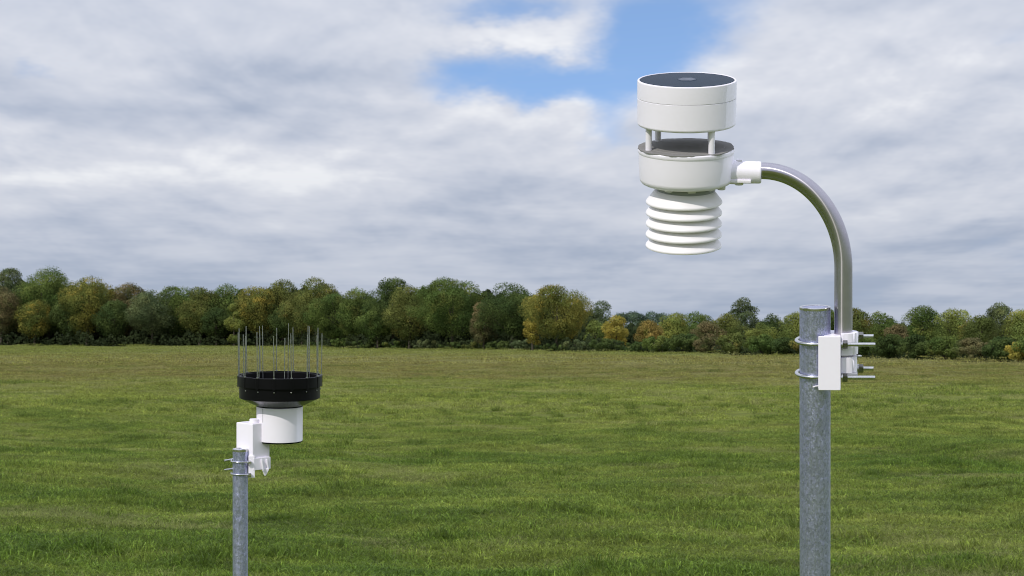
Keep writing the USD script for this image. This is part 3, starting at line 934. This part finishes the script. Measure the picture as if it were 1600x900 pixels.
# bent arm
a, b, cx, cy = 126.0, 152.2, 1191.0, 418.0
pts = [L(1176, 265.2), L(1182, 265.5)]
for t in np.linspace(0, np.pi / 2, 40):
    pts.append(L(cx + a * math.sin(t), cy - b * math.cos(t)))
pts += [L(1317, r) for r in (430, 450, 480, 515, 550, 588)]
pts = np.array(pts)
arm_dir = np.gradient(pts, axis=0); arm_dir /= np.linalg.norm(arm_dir, axis=1, keepdims=True)
arm = obj('support_arm', metres(tube(pts, np.linspace(13.0, 14.2, len(pts)), 40, caps=False), s1), stainless, ws, smooth=True)
UsdGeom.PrimvarsAPI(arm).CreatePrimvar('along', Sdf.ValueTypeNames.Float3Array, 'vertex').Set(Vt.Vec3fArray.FromNumpy(np.repeat(arm_dir, 40, 0).astype(np.float32)))

# clamp bracket on the pole
ARM = L(1317, 550)
polec = m3.Manifold.cylinder(400, 24.3, 24.3, 64).translate((0, 0, -200))
armc = m3.Manifold.cylinder(400, 14.6, 14.6, 48).translate((float(ARM[0]), 0, -200))
x0, x1 = 1278.3 - PX0, 1313 - PX0
zt2, zb2 = PY0 - 520.5, PY0 - 602.5
block = rbox(x0, x1, -36, 36, zb2, zt2, 1.6) - polec - armc
block = block - rbox(x0 - 4, x0 + 9, -27, 27, zb2 - 5, zt2 + 5, 1)
bracket = obj('bracket_block', metres(block, s1), white, ws)
cover = rbox(x0 + .6, x1 - .4, -38.2, -35.6, zb2 - 1.5, zt2 + .5, .9)
obj('front_plate', metres(cover, s1), white, bracket)
# saddle that presses the arm against the block: an upper and a lower half
for z0, z1, grow in ((PY0 - 552, zt2 + 2.5, 0), (PY0 - 580, PY0 - 555.5, -1.5)):
    hull = m3.Manifold.batch_hull([m3.Manifold.cylinder(z1 - z0, 23 + grow, 23 + grow, 48).translate((float(ARM[0]), 0, z0)), rbox(x1 + .8, x1 + 4, -24, 24, z0, z1, .6)])
    hull = hull - m3.Manifold.cylinder(400, 14.6, 14.6, 48).translate((float(ARM[0]), 0, -200)) - rbox(x1 - 80, x1 + .6, -60, 60, -300, 300, 1)
    obj('saddle', metres(hull, s1), white, ws)
obj('saddle_screw', metres(join(cyl(2.2, L(1338, 556, -3), L(1344, 556, -3), 14, .4), cyl(1.2, L(1344, 556, -3), L(1346, 556, -3), 10)), s1), zinc, ws)
obj('saddle_rib', metres(rbox(x1 + 1, 1339 - PX0, -20, 20, PY0 - 586, PY0 - 580.3, 1), s1), grey_plastic, ws)


def ubolt(row, long_, tilt, rear_row):
    """A U-shaped bolt round the pole with two threaded legs to the right."""
    r = 28.6
    p = [(long_, -r, 0)] + [(x, -r, 0) for x in np.linspace(long_ - 6, 2, 6)] + [(r * math.cos(t), r * math.sin(t), 0) for t in np.linspace(-np.pi / 2, -3 * np.pi / 2, 29)] + [(x, r, 0) for x in np.linspace(2, long_ - 2, 7)]
    body = tube(p, 3.0, 16)
    T = trimesh.transformations.rotation_matrix(tilt, [1, 0, 0]); T[:3, 3] = (0, 0, PY0 - row)
    body.apply_transform(T)
    u = obj('u_bolt', metres(body, s1), zinc, ws, smooth=50)
    for y, x in ((-r, 1314.3 - PX0), (r, 1339.5 - PX0)):
        w = cyl(7.4, (x, y, 0), (x + 1.6, y, 0), 24); n = hexnut(7.0, (x + 1.6, y, 0), (x + 9.2, y, 0))
        th = [cyl(3.35, (q, y, 0), (q + .7, y, 0), 14) for q in np.arange(x + 9.5, long_ - 1, 1.7)]
        for nm, q in (('washer', w), ('nut', n), ('thread', join(*th))):
            q.apply_transform(T)
            obj(nm, metres(q, s1), dark_steel if nm == 'nut' else zinc, u)


ubolt(531.5, 1365.5 - PX0, math.radians(4.5), 524)
ubolt(583.0, 1365.5 - PX0, math.radians(5.0), 574)
obj('cable_tie', metres(tube([L(1270, 601, -27), L(1274, 599.5, -27), L(1280, 598, -30)], 1.0, 8), s1), white, ws)

# --- left mast: pole and rain gauge
LEAN2 = math.radians(4.6)
D2 = 3.78
M2, s2 = frame(375.6, 720, D2, LEAN2)
QX0, QY0 = 375.6, 720.0
base_of(M2, s2, QX0, QY0, 11.9, 700.5, 'galvanised_pole', 'slim galvanised steel pole at the left carrying the rain gauge')
rg_ = thing('rain_gauge', 'white rain gauge with black collar of bird spikes clamped to the slim left pole', 'rain gauge', matrix=M2)
CY = 26.0                      # the gauge stands behind the pole


def Q(px, row, y=0.0):
    return np.array([px - QX0, y, QY0 - row])


def gauge(mesh):
    return metres(mesh, s2)


def at_axis(mesh):
    mesh = mesh if isinstance(mesh, trimesh.Trimesh) else to_tm(mesh)
    mesh = mesh.copy(); mesh.apply_translation((437 - QX0, CY, 0))
    return metres(mesh, s2)


def qz(row):
    return QY0 - row


R2 = 63.4
zrim, zbot = qz(589), qz(623.5)
collar = obj('collar', at_axis(lathe([(R2, zbot), (R2, zrim - .6), (R2 - .6, zrim), (R2 - 2.2, zrim), (R2 - 2.8, zrim - .8), (R2 - 3.2, zbot + 6), (R2 - 4, zbot), (R2, zbot)], 96)), black, rg_)
obj('inner_funnel', at_axis(lathe([(12, zbot - 20), (R2 - 3.4, zbot + 4), (R2 - 3.4, zbot + 6), (12, zbot - 17), (12, zbot - 20)], 72)), black, rg_)
obj('spike_band', at_axis(lathe([(R2 + .3, qz(604.5)), (R2 + 2.8, qz(604.5)), (R2 + 3.0, qz(604)), (R2 + 2.8, qz(588.6)), (R2 + 2.2, qz(587.8)), (R2 + .3, qz(587.8)), (R2 + .3, qz(604.5))], 96)), black, collar)
obj('outer_funnel', at_axis(lathe([(34, qz(636.5)), (36, qz(636.5)), (R2 - 1, zbot - .4), (R2 - .4, zbot + .3), (R2 - 5, zbot + .2), (34, qz(634)), (34, qz(636.5))], 96)), funnel_dark, rg_)
obj('base_ring', at_axis(lathe([(0, qz(635.5)), (36.5, qz(635.5)), (37.2, qz(634.5)), (35.8, qz(627.5)), (30, qz(626)), (0, qz(626))], 72)), grey_plastic, rg_)
obj('gasket', at_axis(lathe([(0, qz(637.2)), (36.6, qz(637.2)), (36.6, qz(635.7)), (0, qz(635.7))], 72)), black, rg_)
body = obj('gauge_body', at_axis(lathe(rounded(36.2, qz(691.5), 36.4, qz(637.4), .8, .8, 3), 96)), white, rg_)
obj('bottom_ring', at_axis(lathe([(0, qz(693.6)), (34.6, qz(693.6)), (35.4, qz(693.0)), (35.4, qz(691.7)), (0, qz(691.7))], 72)), black, body)
obj('body_seam', at_axis(rbox(-.45, .45, -36.9, -35.9, qz(660), qz(638.5), .2).rotate((0, 0, -47))), seam_mat, body)
# spikes: an outer ring on the band and an inner ring
rs = np.random.default_rng(8)
for k in range(15):
    t = math.radians(-90 - 8.7 + 24 * k)
    rr = R2 + 1.7
    x, y = rr * math.cos(t), rr * math.sin(t)
    obj('rib', at_axis(rbox(R2 + 2.2, R2 + 3.5, -2.0, 2.0, qz(606), qz(588.2), .5).rotate((0, 0, math.degrees(t)))), black, collar)
    h = 68 + rs.uniform(-4, 4) if math.sin(t) < 0 else 73 + rs.uniform(-4, 4)
    tilt = rs.normal(0, .7, 2)
    obj('spike', at_axis(join(cyl(.72, (x, y, qz(600)), (x + tilt[0], y + tilt[1], qz(588) + h), 10), cyl(1.9, (x, y, qz(588)), (x, y, qz(586.6)), 10))), wire, rg_)
    bx, by = (R2 + .2) * math.cos(t), (R2 + .2) * math.sin(t)
    obj('screw', at_axis(cyl(1.1, (bx * .99, by * .99, qz(609.5)), (bx * 1.016, by * 1.016, qz(609.5)), 12, .3)), wire, collar)
for k in range(9):
    t = math.radians(-90 + 6 + 40 * k)
    rr = R2 - 4.6
    x, y = rr * math.cos(t), rr * math.sin(t)
    h = (63 if math.sin(t) < 0 else 76) + rs.uniform(-5, 5)
    tilt = rs.normal(0, .8, 2)
    obj('spike', at_axis(cyl(.68, (x, y, qz(600)), (x + tilt[0], y + tilt[1], qz(588) + h), 10)), wire, rg_)


# bracket box: square in plan, one corner towards the camera
def prism(pts, z0, z1, r=1.0):
    s = m3.Manifold.sphere(r, 10)
    poly = sg.Polygon(pts).buffer(-r, join_style=2)
    c = list(poly.exterior.coords)[:-1]
    return m3.Manifold.batch_hull([s.translate((x, y, z)) for x, y in c for z in (z0 + r, z1 - r)])


fx = 394.7 - QX0
sq = [(fx, -9), (421.5 - QX0, 15), (396 - QX0, 42), (369 - QX0, 17)]
box = obj('bracket_box', gauge(prism(sq, qz(716), qz(661.3), 1.4)), white, rg_)
obj('bracket_knob', gauge(cyl(7.6, Q(397.3, 662, 12), Q(397.3, 655.2, 12), 28, 1.0)), white, box)
sq2 = [(fx + 1, -11.5), (423 - QX0, 8.0), (412 - QX0, 24), (388 - QX0, 6)]
flange = prism(sq2, qz(734), qz(715), 1.0)
obj('bracket_foot', gauge(flange), white, box)
for x, y in ((408.5, -1.8), (416.5, 4.2)):
    q = m3.Manifold.batch_hull([rbox(x - QX0 - 1.2, x - QX0 + 1.2, y - 4, y + 1, qz(723), qz(718), .4), rbox(x - QX0 + 1.5, x - QX0 + 3.2, y - 3, y + 3, qz(736), qz(731), .4)])
    obj('foot_fin', gauge(q), white, box)
obj('foot_tip', gauge(m3.Manifold.batch_hull([rbox(409 - QX0, 420 - QX0, 0, 8, qz(735), qz(732), .5), rbox(412.5 - QX0, 415.5 - QX0, 2, 5, qz(744), qz(741), .5)])), white, box)
plate = obj('back_plate', gauge(rbox(388.2 - QX0, 398 - QX0, -10.5, -4, qz(745.5), qz(711), .8)), white, rg_)
obj('pole_cradle', gauge(to_tm(rbox(366 - QX0, 391 - QX0, 3, 13.5, qz(744), qz(706), .8) - m3.Manifold.cylinder(200, 12.2, 12.2, 40).translate((0, 0, -100)))), white, rg_)
for row, prong in ((720.5, 719.3), (740.2, 734.2)):
    p = [Q(361.5, row - .8, 2)] + [np.array([14 * math.cos(t), 14 * math.sin(t), qz(row)]) for t in np.radians(np.linspace(190, 280, 12))] + [Q(388, row, -14)]
    u = obj('clamp_rod', gauge(tube(p, 1.25, 12)), zinc, rg_, smooth=50)
    obj('nut', gauge(hexnut(3.2, Q(388, row + .4, -14), Q(392.5, row + .4, -14))), zinc, u)
    obj('washer', gauge(cyl(3.5, Q(386.6, row + .4, -14), Q(387.8, row + .4, -14), 18)), zinc, u)
    obj('clamp_prong', gauge(tube([Q(366, prong - 1.6, 9), Q(361, prong - .4, 8), Q(350.6, prong + 1.0, 6)], 1.35, 12)), zinc, rg_, smooth=50)
